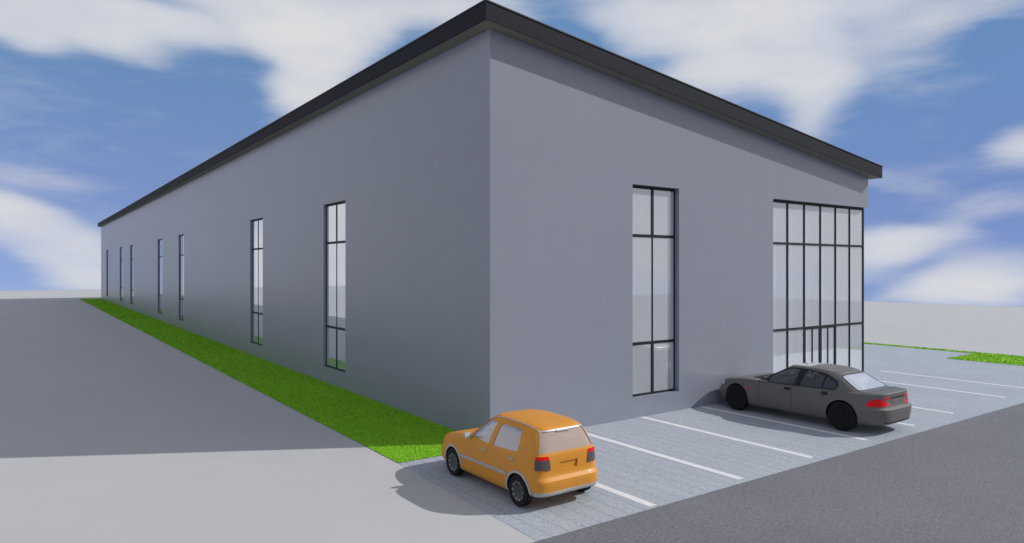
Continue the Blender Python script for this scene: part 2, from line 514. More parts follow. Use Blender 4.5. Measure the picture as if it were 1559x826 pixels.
lawn('grass_verge', [(-2.42, -0.25, -0.003, 93.2)], 'long bright green grass verge along the windowed left wall of the building', 2300, 0.020, 0.007)
lawn('grass_verge', [(27.75, 0.70, 28.45, 60), (24.75, -5.25, 28.45, 0.70)], 'bright green grass patch and thin edging strip beyond the parking bays', 900, 0.025, 0.012)

# ================================================================== the building
BL, BW = 92.55, 16.72                              # length along y, width along x
SL = 0.1268                                     # fall of the roof across the width
OV = 0.38                                       # eaves overhang
TH = 0.30                                       # wall thickness
def ztop(x): return 9.47-SL*x

bld = empty('commercial_building', (0, 0, 0))
tag(bld, 'long grey rendered commercial building with a dark sloping roof and tall windows', 'building')

LWIN = [(8.60, 10.61), (18.12, 20.17), (36.13, 38.02), (44.57, 46.72), (60.84, 63.15), (69.02, 71.75), (83.70, 85.80)]
SILL, HEADZ = 0.54, 6.25
FWIN = [(4.56, 6.40)]
CX0, CZ1 = 10.85, 6.23                          # glazed corner starts here and runs to the building's end


def wall_sheet(b, cuts, holes, top, pos, flip):
    """faces of one wall side: cells between the cuts, less the holes; pos maps (u, z) to 3-D"""
    us = sorted(set(cuts+[h for q in holes for h in q[:2]]))
    for i in range(len(us)-1):
        u0, u1 = us[i], us[i+1]
        inn = [q for q in holes if q[0] <= u0+1e-6 and q[1] >= u1-1e-6]
        spans = []
        lo = 0.0
        for q in sorted(inn, key=lambda q: q[2]):
            if q[2] > lo+1e-6: spans.append((lo, q[2]))
            lo = q[3]
        spans.append((lo, None))
        for (za, zb) in spans:
            t0 = top(u0) if zb is None else zb; t1 = top(u1) if zb is None else zb
            b.quad(pos(u0, za), pos(u1, za), pos(u1, t1), pos(u0, t0))


wb = MB()
hl = [(a, c, SILL, HEADZ) for a, c in LWIN]
hf = [(a, c, SILL, HEADZ) for a, c in FWIN]+[(CX0, BW, 0.0, CZ1)]
topL = lambda u: ztop(0)-0.002
topF = lambda u: ztop(u)-0.002
wall_sheet(wb, list(np.linspace(0, BL, 20)), hl, topL, lambda u, z: (0, u, z), False)
wall_sheet(wb, [0, BW], hf, topF, lambda u, z: (u, 0, z), False)
# lintel above the glazed corner: its underside and its inner face
wb.quad((CX0, 0, CZ1), (BW, 0, CZ1), (BW, TH, CZ1), (CX0, TH, CZ1))
SIDE = 5.0                                      # the glazed corner runs this far along the right-hand side
hs = [(0.0, SIDE, 0.0, CZ1)]
wall_sheet(wb, [0, BL], hs, lambda u: ztop(BW)-0.002, lambda u, z: (BW, u, z), False)
wb.quad((BW, TH, CZ1), (BW, SIDE, CZ1), (BW-TH, SIDE, CZ1), (BW-TH, TH, CZ1))
wb.quad((BW, SIDE, 0), (BW-TH, SIDE, 0), (BW-TH, SIDE, CZ1), (BW, SIDE, CZ1))
wb.quad((BW-TH, TH, CZ1), (BW-TH, SIDE, CZ1), (BW-TH, SIDE, ztop(BW)-.01), (BW-TH, TH, ztop(BW)-.01))
wb.quad((CX0, TH, CZ1), (BW-TH, TH, CZ1), (BW-TH, TH, ztop(BW)-.01), (CX0, TH, ztop(BW)-.01))
wb.poly([(0, BL, 0), (BW, BL, 0), (BW, BL, ztop(BW)-.002), (0, BL, ztop(0)-.002)])
wb.quad((CX0, 0, 0), (CX0, TH, 0), (CX0, TH, CZ1), (CX0, 0, CZ1))
for (a, c) in LWIN:                             # reveals
    wb.quad((0, a, SILL), (TH, a, SILL), (TH, a, HEADZ), (0, a, HEADZ))
    wb.quad((0, c, SILL), (TH, c, SILL), (TH, c, HEADZ), (0, c, HEADZ))
    wb.quad((0, a, SILL), (TH, a, SILL), (TH, c, SILL), (0, c, SILL))
    wb.quad((0, a, HEADZ), (TH, a, HEADZ), (TH, c, HEADZ), (0, c, HEADZ))
for (a, c) in FWIN:
    wb.quad((a, 0, SILL), (a, TH, SILL), (a, TH, HEADZ), (a, 0, HEADZ))
    wb.quad((c, 0, SILL), (c, TH, SILL), (c, TH, HEADZ), (c, 0, HEADZ))
    wb.quad((a, 0, SILL), (a, TH, SILL), (c, TH, SILL), (c, 0, SILL))
    wb.quad((a, 0, HEADZ), (a, TH, HEADZ), (c, TH, HEADZ), (c, 0, HEADZ))
wb.build('wall', M['wall'], bld)

# inner lining, floors and partitions seen through the glass
ib = MB()
wall_sheet(ib, list(np.linspace(TH, BL-TH, 12)), hl, lambda u: ztop(TH)-0.05, lambda u, z: (TH+0.002, u, z), False)
wall_sheet(ib, [TH, CX0], hf[:1], lambda u: ztop(u)-0.05, lambda u, z: (u, TH+0.002, z), False)
ib.quad((TH, 12.0, 0), (BW-TH, 12.0, 0), (BW-TH, 12.0, ztop(BW)), (TH, 12.0, ztop(0)-.05))
ib.quad((BW-TH-.002, SIDE, 0), (BW-TH-.002, BL-TH, 0), (BW-TH-.002, BL-TH, ztop(BW)-.05), (BW-TH-.002, SIDE, ztop(BW)-.05))
ib.quad((8.5, 2.2, 0), (8.5, 12, 0), (8.5, 12, 6.2), (8.5, 2.2, 6.2))
ib.quad((7.0, 12.0, 0), (7.0, BL-TH, 0), (7.0, BL-TH, 8.0), (7.0, 12, 8.0))
ib.quad((TH, TH, ztop(TH)-.06), (BW-TH, TH, ztop(BW-TH)-.06), (BW-TH, BL-TH, ztop(BW-TH)-.06), (TH, BL-TH, ztop(TH)-.06))
ib.build('interior_wall', M['inside'], bld)
fb = MB()
fb.box(TH, TH, -0.02, BW-TH, BL-TH, 0.02)
fb.box(8.6, 3.6, 3.15, BW-0.6, 11.9, 3.45)      # upper floor, set back from the glazed corner
fb.build('floor', M['infloor'], bld)
st = MB()                                       # staircase behind the tall front window
for k in range(16):
    st.box(2.6+0.27*k, 5.2, 0.2*k, 2.6+0.27*(k+1), 6.5, 0.2*k+0.2)
st.build('staircase', M['inside'], bld)

# roof: soffit and top slab, fascias on all four sides
RZ0, RZ1 = -0.0, 0.42
x0, x1, y0, y1 = -0.36, BW+0.28, -OV, BL+0.35
roof = MB().hexa([(x0+.02, y0+.02, ztop(x0)+0.001), (x1-.02, y0+.02, ztop(x1)+0.001), (x1-.02, y1-.02, ztop(x1)+0.001), (x0+.02, y1-.02, ztop(x0)+0.001)],
                 [(x0+.02, y0+.02, ztop(x0)+.39), (x1-.02, y0+.02, ztop(x1)+.39), (x1-.02, y1-.02, ztop(x1)+.39), (x0+.02, y1-.02, ztop(x0)+.39)]
                 ).build('roof', M['soffit'], bld)
def fas(xa, ya, xb, yb):
    h0, h1 = -0.002, 0.40
    t = 0.03
    if abs(ya-yb) < 1e-6:
        s = -1 if ya < 10 else 1
        MB().hexa([(xa, ya, ztop(xa)+h0), (xb, ya, ztop(xb)+h0), (xb, ya-s*t, ztop(xb)+h0), (xa, ya-s*t, ztop(xa)+h0)],
                  [(xa, ya, ztop(xa)+h1), (xb, ya, ztop(xb)+h1), (xb, ya-s*t, ztop(xb)+h1), (xa, ya-s*t, ztop(xa)+h1)]).build('fascia', M['fascia'], roof)
    else:
        s = -1 if xa < 5 else 1
        xi = xa-s*t
        MB().hexa([(xa, ya, ztop(xa)+h0), (xi, ya, ztop(xi)+h0), (xi, yb, ztop(xi)+h0), (xa, yb, ztop(xa)+h0)],
                  [(xa, ya, ztop(xa)+h1), (xi, ya, ztop(xi)+h1), (xi, yb, ztop(xi)+h1), (xa, yb, ztop(xa)+h1)]).build('fascia', M['fascia'], roof)
fas(x0, y0, x1, y0); fas(x0, y1, x1, y1); fas(x0, y0+.031, x0, y1-.031); fas(x1, y0+.031, x1, y1-.031)
MB().hexa([(x0-.02, y0-.02, ztop(x0)+.402), (x1+.02, y0-.02, ztop(x1)+.402), (x1+.02, y1+.02, ztop(x1)+.402), (x0-.02, y1+.02, ztop(x0)+.402)],
          [(x0-.02, y0-.02, ztop(x0)+.43), (x1+.02, y0-.02, ztop(x1)+.43), (x1+.02, y1+.02, ztop(x1)+.43), (x0-.02, y1+.02, ztop(x0)+.43)]
          ).build('roof_covering', M['roof'], roof)


def window(a, c, axis):
    """tall three-part window; axis 'y' lies in the left wall, 'x' in the front wall"""
    d0, d1 = (0.085, 0.155) if axis == 'y' else (0.15, 0.22)
    f = MB(); w = 0.055; mid = (a+c)/2; e = 0.003
    def bar(u0, z0, u1, z1, p0=d0, p1=d1):
        if axis == 'y': f.box(p0, u0, z0, p1, u1, z1)
        else: f.box(u0, p0, z0, u1, p1, z1)
    zs = [SILL+e, 1.96, 4.89, HEADZ-e]
    bar(a+e, zs[0], a+w, zs[3]); bar(c-w, zs[0], c-e, zs[3])
    bar(a+w, zs[0], c-w, zs[0]+w); bar(a+w, zs[3]-w-.02, c-w, zs[3])
    for z in zs[1:3]: bar(a+w, z-.04, c-w, z+.04, d0-.004, d1)
    bar(mid-.055, zs[0]+w, mid+.055, zs[1]-.04); bar(mid-.028, zs[1]+.04, mid+.028, zs[2]-.04); bar(mid-.055, zs[2]+.04, mid+.055, zs[3]-w-.02)
    wo_ = f.build('window', M['frame'], bld)
    p = MB()
    for (u0, u1, hw) in ((a+w, mid, 0), (mid, c-w, 0)):
        for k in range(3):
            h = 0.055 if k != 1 else 0.028
            ua = u0+.001 if u0 != mid else mid+h+.001; ub = u1-.001 if u1 != mid else mid-h-.001
            z0 = zs[k]+(w if k == 0 else .04)+.001; z1 = zs[k+1]-((w+.02) if k == 2 else .04)-.001
            if axis == 'y': p.box(d0+.008, ua, z0, d0+.014, ub, z1)
            else: p.box(ua, d0+.008, z0, ub, d0+.014, z1)
    p.build('pane', M['glass_left'] if axis == 'y' else M['glass'], wo_)


for a, c in LWIN: window(a, c, 'y')
for a, c in FWIN: window(a, c, 'x')

# glazed corner: front screen, side screen, inner fins and the entrance doors
MX = [CX0+0.035, 11.89, 12.86, 13.84, 14.80, 15.74, BW-0.04]
D0 = 0.15
cw = MB()
for i, x in enumerate(MX):
    h = 0.032 if 0 < i < 6 else 0.04
    cw.box(x-h, D0, 0.0, x+h, D0+0.07, CZ1-.003)
for z, hh in ((CZ1-.045, .04), (4.82, .035), (1.99, .035), (0.04, .035)):
    for i in range(6):
        if z < 1 and i in (2, 3): continue
        cw.box(MX[i]+.033, D0-.003, z-hh, MX[i+1]-.033, D0+.066, z+hh)
curtain = cw.build('curtain_wall', M['frame'], bld)
sw = MB()
SY = [D0+0.11, 1.2, 2.2, 3.2, 4.1, SIDE-.04]
for y in SY[1:]: sw.box(BW-.08, y-.03, 0, BW-.01, y+.03, CZ1-.003)
for z in (CZ1-.045, 4.82, 1.99, 0.04):
    for i in range(5): sw.box(BW-.078, SY[i]+.031, z-.035, BW-.012, SY[i+1]-.031, z+.035)
side = sw.build('curtain_wall', M['frame'], bld)
gp = MB()
zz = [0.076, 1.954, 2.026, 4.784, 4.856, CZ1-.087]
for i in range(6):
    for k in range(3):
        if k == 0 and i in (2, 3): continue
        gp.box(MX[i]+.042, D0+.025, zz[2*k], MX[i+1]-.042, D0+.031, zz[2*k+1])
gp.build('pane', M['glass'], curtain)
gs = MB()
for i in range(5):
    for k in range(3): gs.box(BW-.048, SY[i]+.032, zz[2*k], BW-.042, SY[i+1]-.032, zz[2*k+1])
gs.build('pane', M['glass'], side)
for i, x in enumerate(MX[1:]):
    MB().box(x-.03-(.02 if i == 5 else 0), D0+.075, 0.025, x+.03-(.04 if i == 5 else 0), D0+.42, CZ1-.01).build('fin', M['fin'], curtain)
for k, (u0, u1) in enumerate(((MX[2]+.036, MX[3]-.036), (MX[3]+.036, MX[4]-.036))):
    d = MB(); t = .035; md = (u0+u1)/2
    d.box(u0, D0+.004, 0.02, u0+t, D0+.058, 1.955); d.box(u1-t, D0+.004, 0.02, u1, D0+.058, 1.955)
    d.box(u0+t, D0+.004, 0.02, u1-t, D0+.058, 0.11); d.box(u0+t, D0+.004, 1.925, u1-t, D0+.058, 1.955)
    d.box(md-.02, D0+.006, 0.11, md+.02, D0+.056, 1.925)
    do = d.build('door', M['frame'], bld)
    p = MB(); p.box(u0+t+.001, D0+.028, 0.111, md-.021, D0+.034, 1.924); p.box(md+.021, D0+.028, 0.111, u1-t-.001, D0+.034, 1.924)
    p.build('pane', M['glass'], do)

# ================================================================== cars
def evaluated(obj):
    dg = bpy.context.evaluated_depsgraph_get()
    dg.update()
    return bpy.data.meshes.new_from_object(obj.evaluated_get(dg), preserve_all_data_layers=True, depsgraph=dg)


def boolean(me_a, me_b, op):
    a = bpy.data.objects.new('shape', me_a); b = bpy.data.objects.new('cutter', me_b)
    COL.objects.link(a); COL.objects.link(b)
    md = a.modifiers.new('b', 'BOOLEAN'); md.operation = op; md.object = b; md.solver = 'EXACT'
    md.material_mode = 'TRANSFER'
    bpy.context.view_layer.update()
    r = evaluated(a)
    bpy.data.objects.remove(a); bpy.data.objects.remove(b)
    return r


def prof(pts):
    xs = [p[0] for p in pts]; zs = [p[1] for p in pts]
    # monotone cubic-ish: smoothed linear interpolation
    fx = np.linspace(xs[0], xs[-1], 240); fz = np.interp(fx, xs, zs)
    k = np.hanning(17); k /= k.sum()
    pad = np.concatenate([np.full(8, fz[0])+(fz[1]-fz[0])*np.arange(-8, 0), fz, fz[-1]+(fz[-1]-fz[-2])*np.arange(1, 9)])
    fz = np.convolve(pad, k, 'valid')
    return lambda x: float(np.interp(x, fx, fz))


def plan(xf, xr, w, nf, nr, xc=0.0, N=112):
    out = []
    for j in range(N):
        a = 2*math.pi*(j+0.5)/N
        c, s = math.cos(a), math.sin(a)
        n = nf if c >= 0 else nr
        x = xc+(xf-xc if c >= 0 else xc-xr)*math.copysign(abs(c)**(2/n), c)
        y = w*math.copysign(abs(s)**(2/n), s)
        out.append((x, y))
    return out


def hull(C, off=0.0):
    """the closed outer shape of the car body: lower body and cabin joined"""
    top = C['top']; zb = C['zb']
    rings = []
    for (t, dw, df, dr) in C['levels']:
        pl = plan(C['xf']+df+off, C['xr']-dr-off, C['w']+dw+off, C['nf'], C['nr'])
        rings.append([(x, y, zb-off+t*(top(x)+off-zb+off)) for x, y in pl])
    t, dw, df, dr = C['levels'][-1]
    base = plan(C['xf']+df+off, C['xr']-dr-off, C['w']+dw+off, C['nf'], C['nr'])
    for s, dz in ((0.988, 0.012), (0.965, 0.02), (0.92, 0.026), (0.8, 0.034), (0.6, 0.042), (0.35, 0.047), (0.1, 0.05)):
        rings.append([(x*s, y*s, top(x*s)+off+dz) for x, y in base])
    lower = MB().rings(rings).mesh()
    lower.materials.append(C['paint'])
    rings = []
    for (s, xf, xr, w) in C['cabin']:
        pl = plan(xf+off, xr-off, w+off, C['cnf'], C['cnr'], C['cxc'])
        rings.append([(x, y, C['cz0']+s*(C['roof'](x)+off-C['cz0'])) for x, y in pl])
    for q, dz in ((0.985, 0.010), (0.95, 0.020), (0.85, 0.031), (0.65, 0.044), (0.4, 0.052), (0.12, 0.056)):
        rings.append([(C['cxc']+(x-C['cxc'])*q, y*q, C['roof'](C['cxc']+(x-C['cxc'])*q)+off+dz) for x, y in pl])
    cabin = MB().rings(rings).mesh()
    cabin.materials.append(C['paint'])
    return boolean(lower, cabin, 'UNION')


def cavity(C, mat):
    rings = []
    o = 0.045
    s0, xf, xr, w = C['cabin'][0]
    zf = C['floor']
    pl = plan(xf-0.10, xr+0.12, w-0.10, C['cnf'], C['cnr'], C['cxc'])
    rings.append([(x, y, zf) for x, y in pl])
    for (s, xf, xr, w) in C['cabin']:
        pl = plan(xf-o*1.2, xr+o*1.2, w-o, C['cnf'], C['cnr'], C['cxc'])
        rings.append([(x, y, C['cz0']+s*(C['roof'](x)-0.03-C['cz0'])) for x, y in pl])
    me = MB().rings(rings).mesh(); me.materials.append(mat)
    return me


def resample(poly, step=0.03):
    out = []
    n = len(poly)
    for i in range(n):
        a = np.array(poly[i]); b = np.array(poly[(i+1) % n])
        k = max(1, int(np.linalg.norm(b-a)/step))
        out += [tuple(a+(b-a)*j/k) for j in range(k)]
    return out


def rounded(poly, r, seg=4):
    """round the corners of a polygon"""
    out = []; n = len(poly)
    for i in range(n):
        p = np.array(poly[i]); a = np.array(poly[i-1]); b = np.array(poly[(i+1) % n])
        da = a-p; db = b-p; la = np.linalg.norm(da); lb = np.linalg.norm(db)
        k = min(r, la*0.45, lb*0.45)
        pa = p+da/la*k; pb = p+db/lb*k
        for j in range(seg+1):
            t = j/seg
            out.append(tuple((1-t)**2*pa+2*t*(1-t)*p+t*t*pb))
    return out


def grow(poly, d):
    """offset a polygon outward by d"""
    n = len(poly); P_ = [np.array(p) for p in poly]
    area = sum(P_[i][0]*P_[(i+1) % n][1]-P_[(i+1) % n][0]*P_[i][1] for i in range(n))
    sg = 1 if area > 0 else -1
    out = []
    for i in range(n):
        e0 = P_[i]-P_[i-1]; e1 = P_[(i+1) % n]-P_[i]
        e0 = e0/(np.linalg.norm(e0)+1e-9); e1 = e1/(np.linalg.norm(e1)+1e-9)
        nn = np.array([e0[1]+e1[1], -(e0[0]+e1[0])])*sg
        nn = nn/(np.linalg.norm(nn)+1e-9)
        out.append(tuple(P_[i]+nn*d))
    return out


def inside(p, poly):
    x, y = p; c = False; n = len(poly)
    for i in range(n):
        x0, y0 = poly[i]; x1, y1 = poly[(i+1) % n]
        if (y0 > y) != (y1 > y) and x < (x1-x0)*(y-y0)/(y1-y0)+x0: c = not c
    return c


def prism(b, poly, axis, lo, hi):
    def p(u, v, d): return (u, d, v) if axis == 'y' else (d, u, v) if axis == 'x' else (u, v, d)
    b.rings([[p(u, v, lo) for u, v in poly], [p(u, v, hi) for u, v in poly]])


def patch(bvh, outer, axis, sign, off, thick, holes=(), step=0.03, grid=0.05):
    """a thin solid that follows the body inside an outline seen along one axis"""
    oo = resample(outer, step); hh = [resample(h, step) for h in holes]
    pts = list(oo); edges = [(i, (i+1) % len(oo)) for i in range(len(oo))]
    for h in hh:
        s = len(pts); pts += h; edges += [(s+i, s+(i+1) % len(h)) for i in range(len(h))]
    us = [p[0] for p in oo]; vs = [p[1] for p in oo]
    for u in np.arange(min(us)+grid/2, max(us), grid):
        for v in np.arange(min(vs)+grid/2, max(vs), grid):
            if inside((u, v), oo) and not any(inside((u, v), h) for h in hh): pts.append((u, v))
    V, E_, F_, *_ = delaunay_2d_cdt([Vector(p) for p in pts], edges, [], 0, 1e-5)
    F_ = [f for f in F_ if inside(((V[f[0]].x+V[f[1]].x+V[f[2]].x)/3, (V[f[0]].y+V[f[1]].y+V[f[2]].y)/3), oo)
          and not any(inside(((V[f[0]].x+V[f[1]].x+V[f[2]].x)/3, (V[f[0]].y+V[f[1]].y+V[f[2]].y)/3), h) for h in hh)]
    front = []; back = []; ok = []
    for v in V:
        if axis == 'y': o = Vector((v.x, sign*3, v.y)); d = Vector((0, -sign, 0))
        elif axis == 'x': o = Vector((sign*5, v.x, v.y)); d = Vector((-sign, 0, 0))
        else: o = Vector((v.x, v.y, 3)); d = Vector((0, 0, -1))
        loc, nrm_, i, dist = bvh.ray_cast(o, d)
        if loc is None:
            front.append(o); back.append(o); ok.append(False); continue
        m_ = (nrm_-d).normalized()
        front.append(loc+m_*off); back.append(loc+m_*(off-thick)); ok.append(True)
    n = len(V)
    fs = []
    cnt = {}
    for f in F_:
        if not all(ok[i] for i in f): continue
        fs.append(tuple(f)); fs.append(tuple(i+n for i in reversed(f)))
        for a, b in ((f[0], f[1]), (f[1], f[2]), (f[2], f[0])): cnt[(a, b)] = cnt.get((a, b), 0)+1
    for (a, b) in list(cnt):
        if (b, a) not in cnt: fs.append((b, a, a+n, b+n))
    me = bpy.data.meshes.new('patch')
    me.from_pydata([tuple(p) for p in front+back], [], fs)
    bm = bmesh.new(); bm.from_mesh(me)
    bmesh.ops.delete(bm, geom=[v for v in bm.verts if not v.link_faces], context='VERTS')
    bmesh.ops.recalc_face_normals(bm, faces=bm.faces)
    bm.to_mesh(me); bm.free()
    return me


def lathe(b, prof_, n=40):
    """profile of (radius, y) turned about the y axis"""
    rings = [[(r*math.cos(2*math.pi*j/n), y, r*math.sin(2*math.pi*j/n)) for j in range(n)] for r, y in prof_]
    b.rings(rings, True, True)


def cushion(name, mat, parent, c, s, r=0.05, rot=0.0):
    b = MB().box(-s[0]/2, -s[1]/2, -s[2]/2, s[0]/2, s[1]/2, s[2]/2)
    o = b.build(name, mat, parent, 40, bevel=r, seg=3)
    o.location = c; o.rotation_euler = (0, rot, 0)
    return o


def make_seat(root, mat, x, y, z):
    s = cushion('seat', mat, root, (x, y, z), (0.50, 0.50, 0.16), 0.05)
    bk = cushion('seat_back', mat, s, (-0.24, 0, 0.33), (0.14, 0.48, 0.60), 0.05, -0.22)
    cushion('headrest', mat, s, (-0.34, 0, 0.72), (0.09, 0.26, 0.16), 0.035, -0.15)


def steering(root, mat, x, y, z, r=0.18):
    b = MB(); pts = []
    for k in range(25):
        a = 2*math.pi*k/24
        pts.append((0, r*math.cos(a), r*math.sin(a)))
    b.tube(pts, 0.014, 8)
    b.box(-0.01, -r*.95, -0.02, 0.01, r*.95, 0.02); b.box(-0.01, -0.02, -r*.95, 0.01, 0.02, 0)
    b.tube([(0.01, 0, 0), (0.30, 0, 0)], 0.03, 8)
    o = b.build('steering_wheel', mat, root, 40); o.location = (x, y, z); o.rotation_euler = (0, R(25), 0)


def wheel(root, x, y, r, w, side, tyre, rim, rimfn):
    e = empty('wheel', (x, y, r), 0, root)
    b = MB(); s = side
    pr = [(r*.62, -w/2*.95), (r*.80, -w/2), (r*.93, -w/2*.96), (r*.985, -w/2*.80), (r, -w/2*.5), (r, w/2*.5), (r*.985, w/2*.80), (r*.93, w/2*.96), (r*.80, w/2), (r*.66, w/2*.92), (r*.64, w/2*.6)]
    lathe(b, pr, 56)
    t = b.build('tyre', tyre, e, 35)
    t.rotation_euler = (0, 0, 0 if s > 0 else math.pi)
    q = rimfn(r, w, e)
    q.rotation_euler = (0, 0, 0 if s > 0 else math.pi)
    return e


def mirrored(f):
    for s in (1, -1): f(s)


def uv(poly, s=1): return [(a*s, b) for a, b in poly]


def paint(name, col, rough, coat, spec=0.5):
    m, q, b = material(name)
    c = q.n('ShaderNodeTexCoord').outputs['Object']
    nz = q.noise(c, 2.2, 4, 0.6); fl = q.noise(c, 420, 2, 0.5)
    f = q.m('ADD', q.m('MULTIPLY', nz, 0.7), q.m('MULTIPLY', fl, 0.3))
    q.l(q.ramp(f, [(0.3, tuple(x*.95 for x in col)), (0.7, tuple(x*1.05 for x in col))]), b.inputs['Base Color'])
    b.inputs['Roughness'].default_value = rough
    b.inputs['Coat Weight'].default_value = coat
    b.inputs['Coat Roughness'].default_value = 0.12
    b.inputs['Specular IOR Level'].default_value = spec
    return m


def mat_rim():
    """dark steel wheel with a ring of pale studs"""
    m, q, b = material('dark_steel_rim')
    c = q.n('ShaderNodeTexCoord').outputs['Object']
    sp_ = q.n('ShaderNodeSeparateXYZ'); q.l(c, sp_.inputs[0])
    x, z = sp_.outputs[0], sp_.outputs[2]
    rad = q.m('SQRT', q.m('ADD', q.m('MULTIPLY', x, x), q.m('MULTIPLY', z, z)))
    ang = q.m('MULTIPLY', q.m('ARCTAN2', z, x), 10/(2*math.pi))
    fr = q.m('SUBTRACT', ang, q.m('ROUND', ang))
    du = q.m('MULTIPLY', fr, 2*math.pi*0.172/10); dr = q.m('SUBTRACT', rad, 0.172)
    d = q.m('SQRT', q.m('ADD', q.m('MULTIPLY', du, du), q.m('MULTIPLY', dr, dr)))
    k = q.smooth(d, 0.012, 0.017, 1.0, 0.0)
    nz = q.noise(c, 20, 3, 0.6)
    base_ = q.ramp(nz, [(0.3, (0.045, 0.047, 0.056)), (0.7, (0.066, 0.069, 0.080))])
    q.l(q.mix(k, base_, (0.55, 0.55, 0.53, 1)), b.inputs['Base Color'])
    b.inputs['Roughness'].default_value = 0.42
    b.inputs['Metallic'].default_value = 0.2
    return m


CM = dict(
    orange=paint('orange_paint', (0.66, 0.275, 0.028), 0.5, 0.06, 0.35),
    grey=paint('graphite_paint', (0.138, 0.134, 0.129), 0.45, 0.12, 0.4),
    black=plain('black_rubber', (0.010, 0.010, 0.011), 0.75, 0, 0.25, 0.2, 30),
    blacktrim=plain('black_trim', (0.010, 0.010, 0.011), 0.45, 0, 0.4, 0.1, 10),
    arch=plain('dark_wheel_well', (0.012, 0.012, 0.012), 0.9, 0, 0.1, 0.1, 10),
    cabin=plain('grey_cabin_lining', (0.20, 0.20, 0.22), 0.85, 0, 0.2, 0.05, 5),
    cabinlight=plain('pale_cabin_lining', (0.55, 0.53, 0.52), 0.85, 0, 0.2, 0.05, 5),
    silver=plain('silver_trim', (0.43, 0.43, 0.425), 0.4, 0.1, 0.5, 0.05, 8),
    rim=mat_rim(),
    red=plain('red_lamp_plastic', (0.80, 0.008, 0.010), 0.4, 0, 0.2, 0.08, 14),
    smoked=plain('smoked_lamp_plastic', (0.105, 0.085, 0.085), 0.3, 0, 0.5, 0.1, 14),
    clear=plain('clear_lamp_plastic', (0.6, 0.62, 0.65), 0.15, 0, 0.5, 0.05, 10),
    plate=plain('worn_plate', (0.12, 0.12, 0.12), 0.5, 0, 0.4, 0.25, 12),
    pink=plain('dusty_pink_upholstery', (0.50, 0.20, 0.22), 0.85, 0, 0.2, 0.1, 9),
    seatgrey=plain('grey_upholstery', (0.12, 0.12, 0.135), 0.85, 0, 0.2, 0.1, 9),
    glass_o=mat_glass('hatchback_side_glass', 0.24, (0.66, 0.67, 0.72), 0.10, (0.92, 0.92, 0.94)),
    glass_or=mat_glass('hatchback_rear_glass', 0.50, (0.68, 0.56, 0.48), 0.04, (0.95, 0.90, 0.86), 0.3),
    glass_s=mat_glass('saloon_side_glass', 0.16, (0.30, 0.31, 0.36), 0.03, (0.62, 0.63, 0.66), 0.25),
    glass_sr=mat_glass('saloon_rear_glass', 0.75, (0.74, 0.76, 0.82), 0.20, (0.8, 0.85, 0.9)),
)


def arch_outline(x, r, zc, n=28, a0=-25, a1=205):
    return [(x+r*math.cos(R(a)), zc+r*math.sin(R(a))) for a in np.linspace(a0, a1, n)]


def finish_body(C, root, cutters, arches, cab):
    h = hull(C)
    bm = bmesh.new(); bm.from_mesh(h); bvh = BVHTree.FromBMesh(bm); bm.free()
    me = boolean(h.copy(), cavity(C, cab), 'DIFFERENCE')
    for (poly, axis, lo, hi) in cutters:
        b = MB(); prism(b, poly, axis, lo, hi)
        cm = b.mesh(); cm.materials.append(C['paint'])
        me = boolean(me, cm, 'DIFFERENCE')
    b = MB()
    for (x, r, z) in arches:
        for s in (1, -1):
            ring = [(x+r*math.cos(2*math.pi*j/48), z+r*math.sin(2*math.pi*j/48)) for j in range(48)]
            prism(b, ring, 'y', min(s*(C['w']-C['archd']), s*1.4), max(s*(C['w']-C['archd']), s*1.4))
    cm = b.mesh(); cm.materials.append(CM['arch'])
    me = boolean(me, cm, 'DIFFERENCE')
    o = link('body', me, None, root, 32)
    return o, bvh


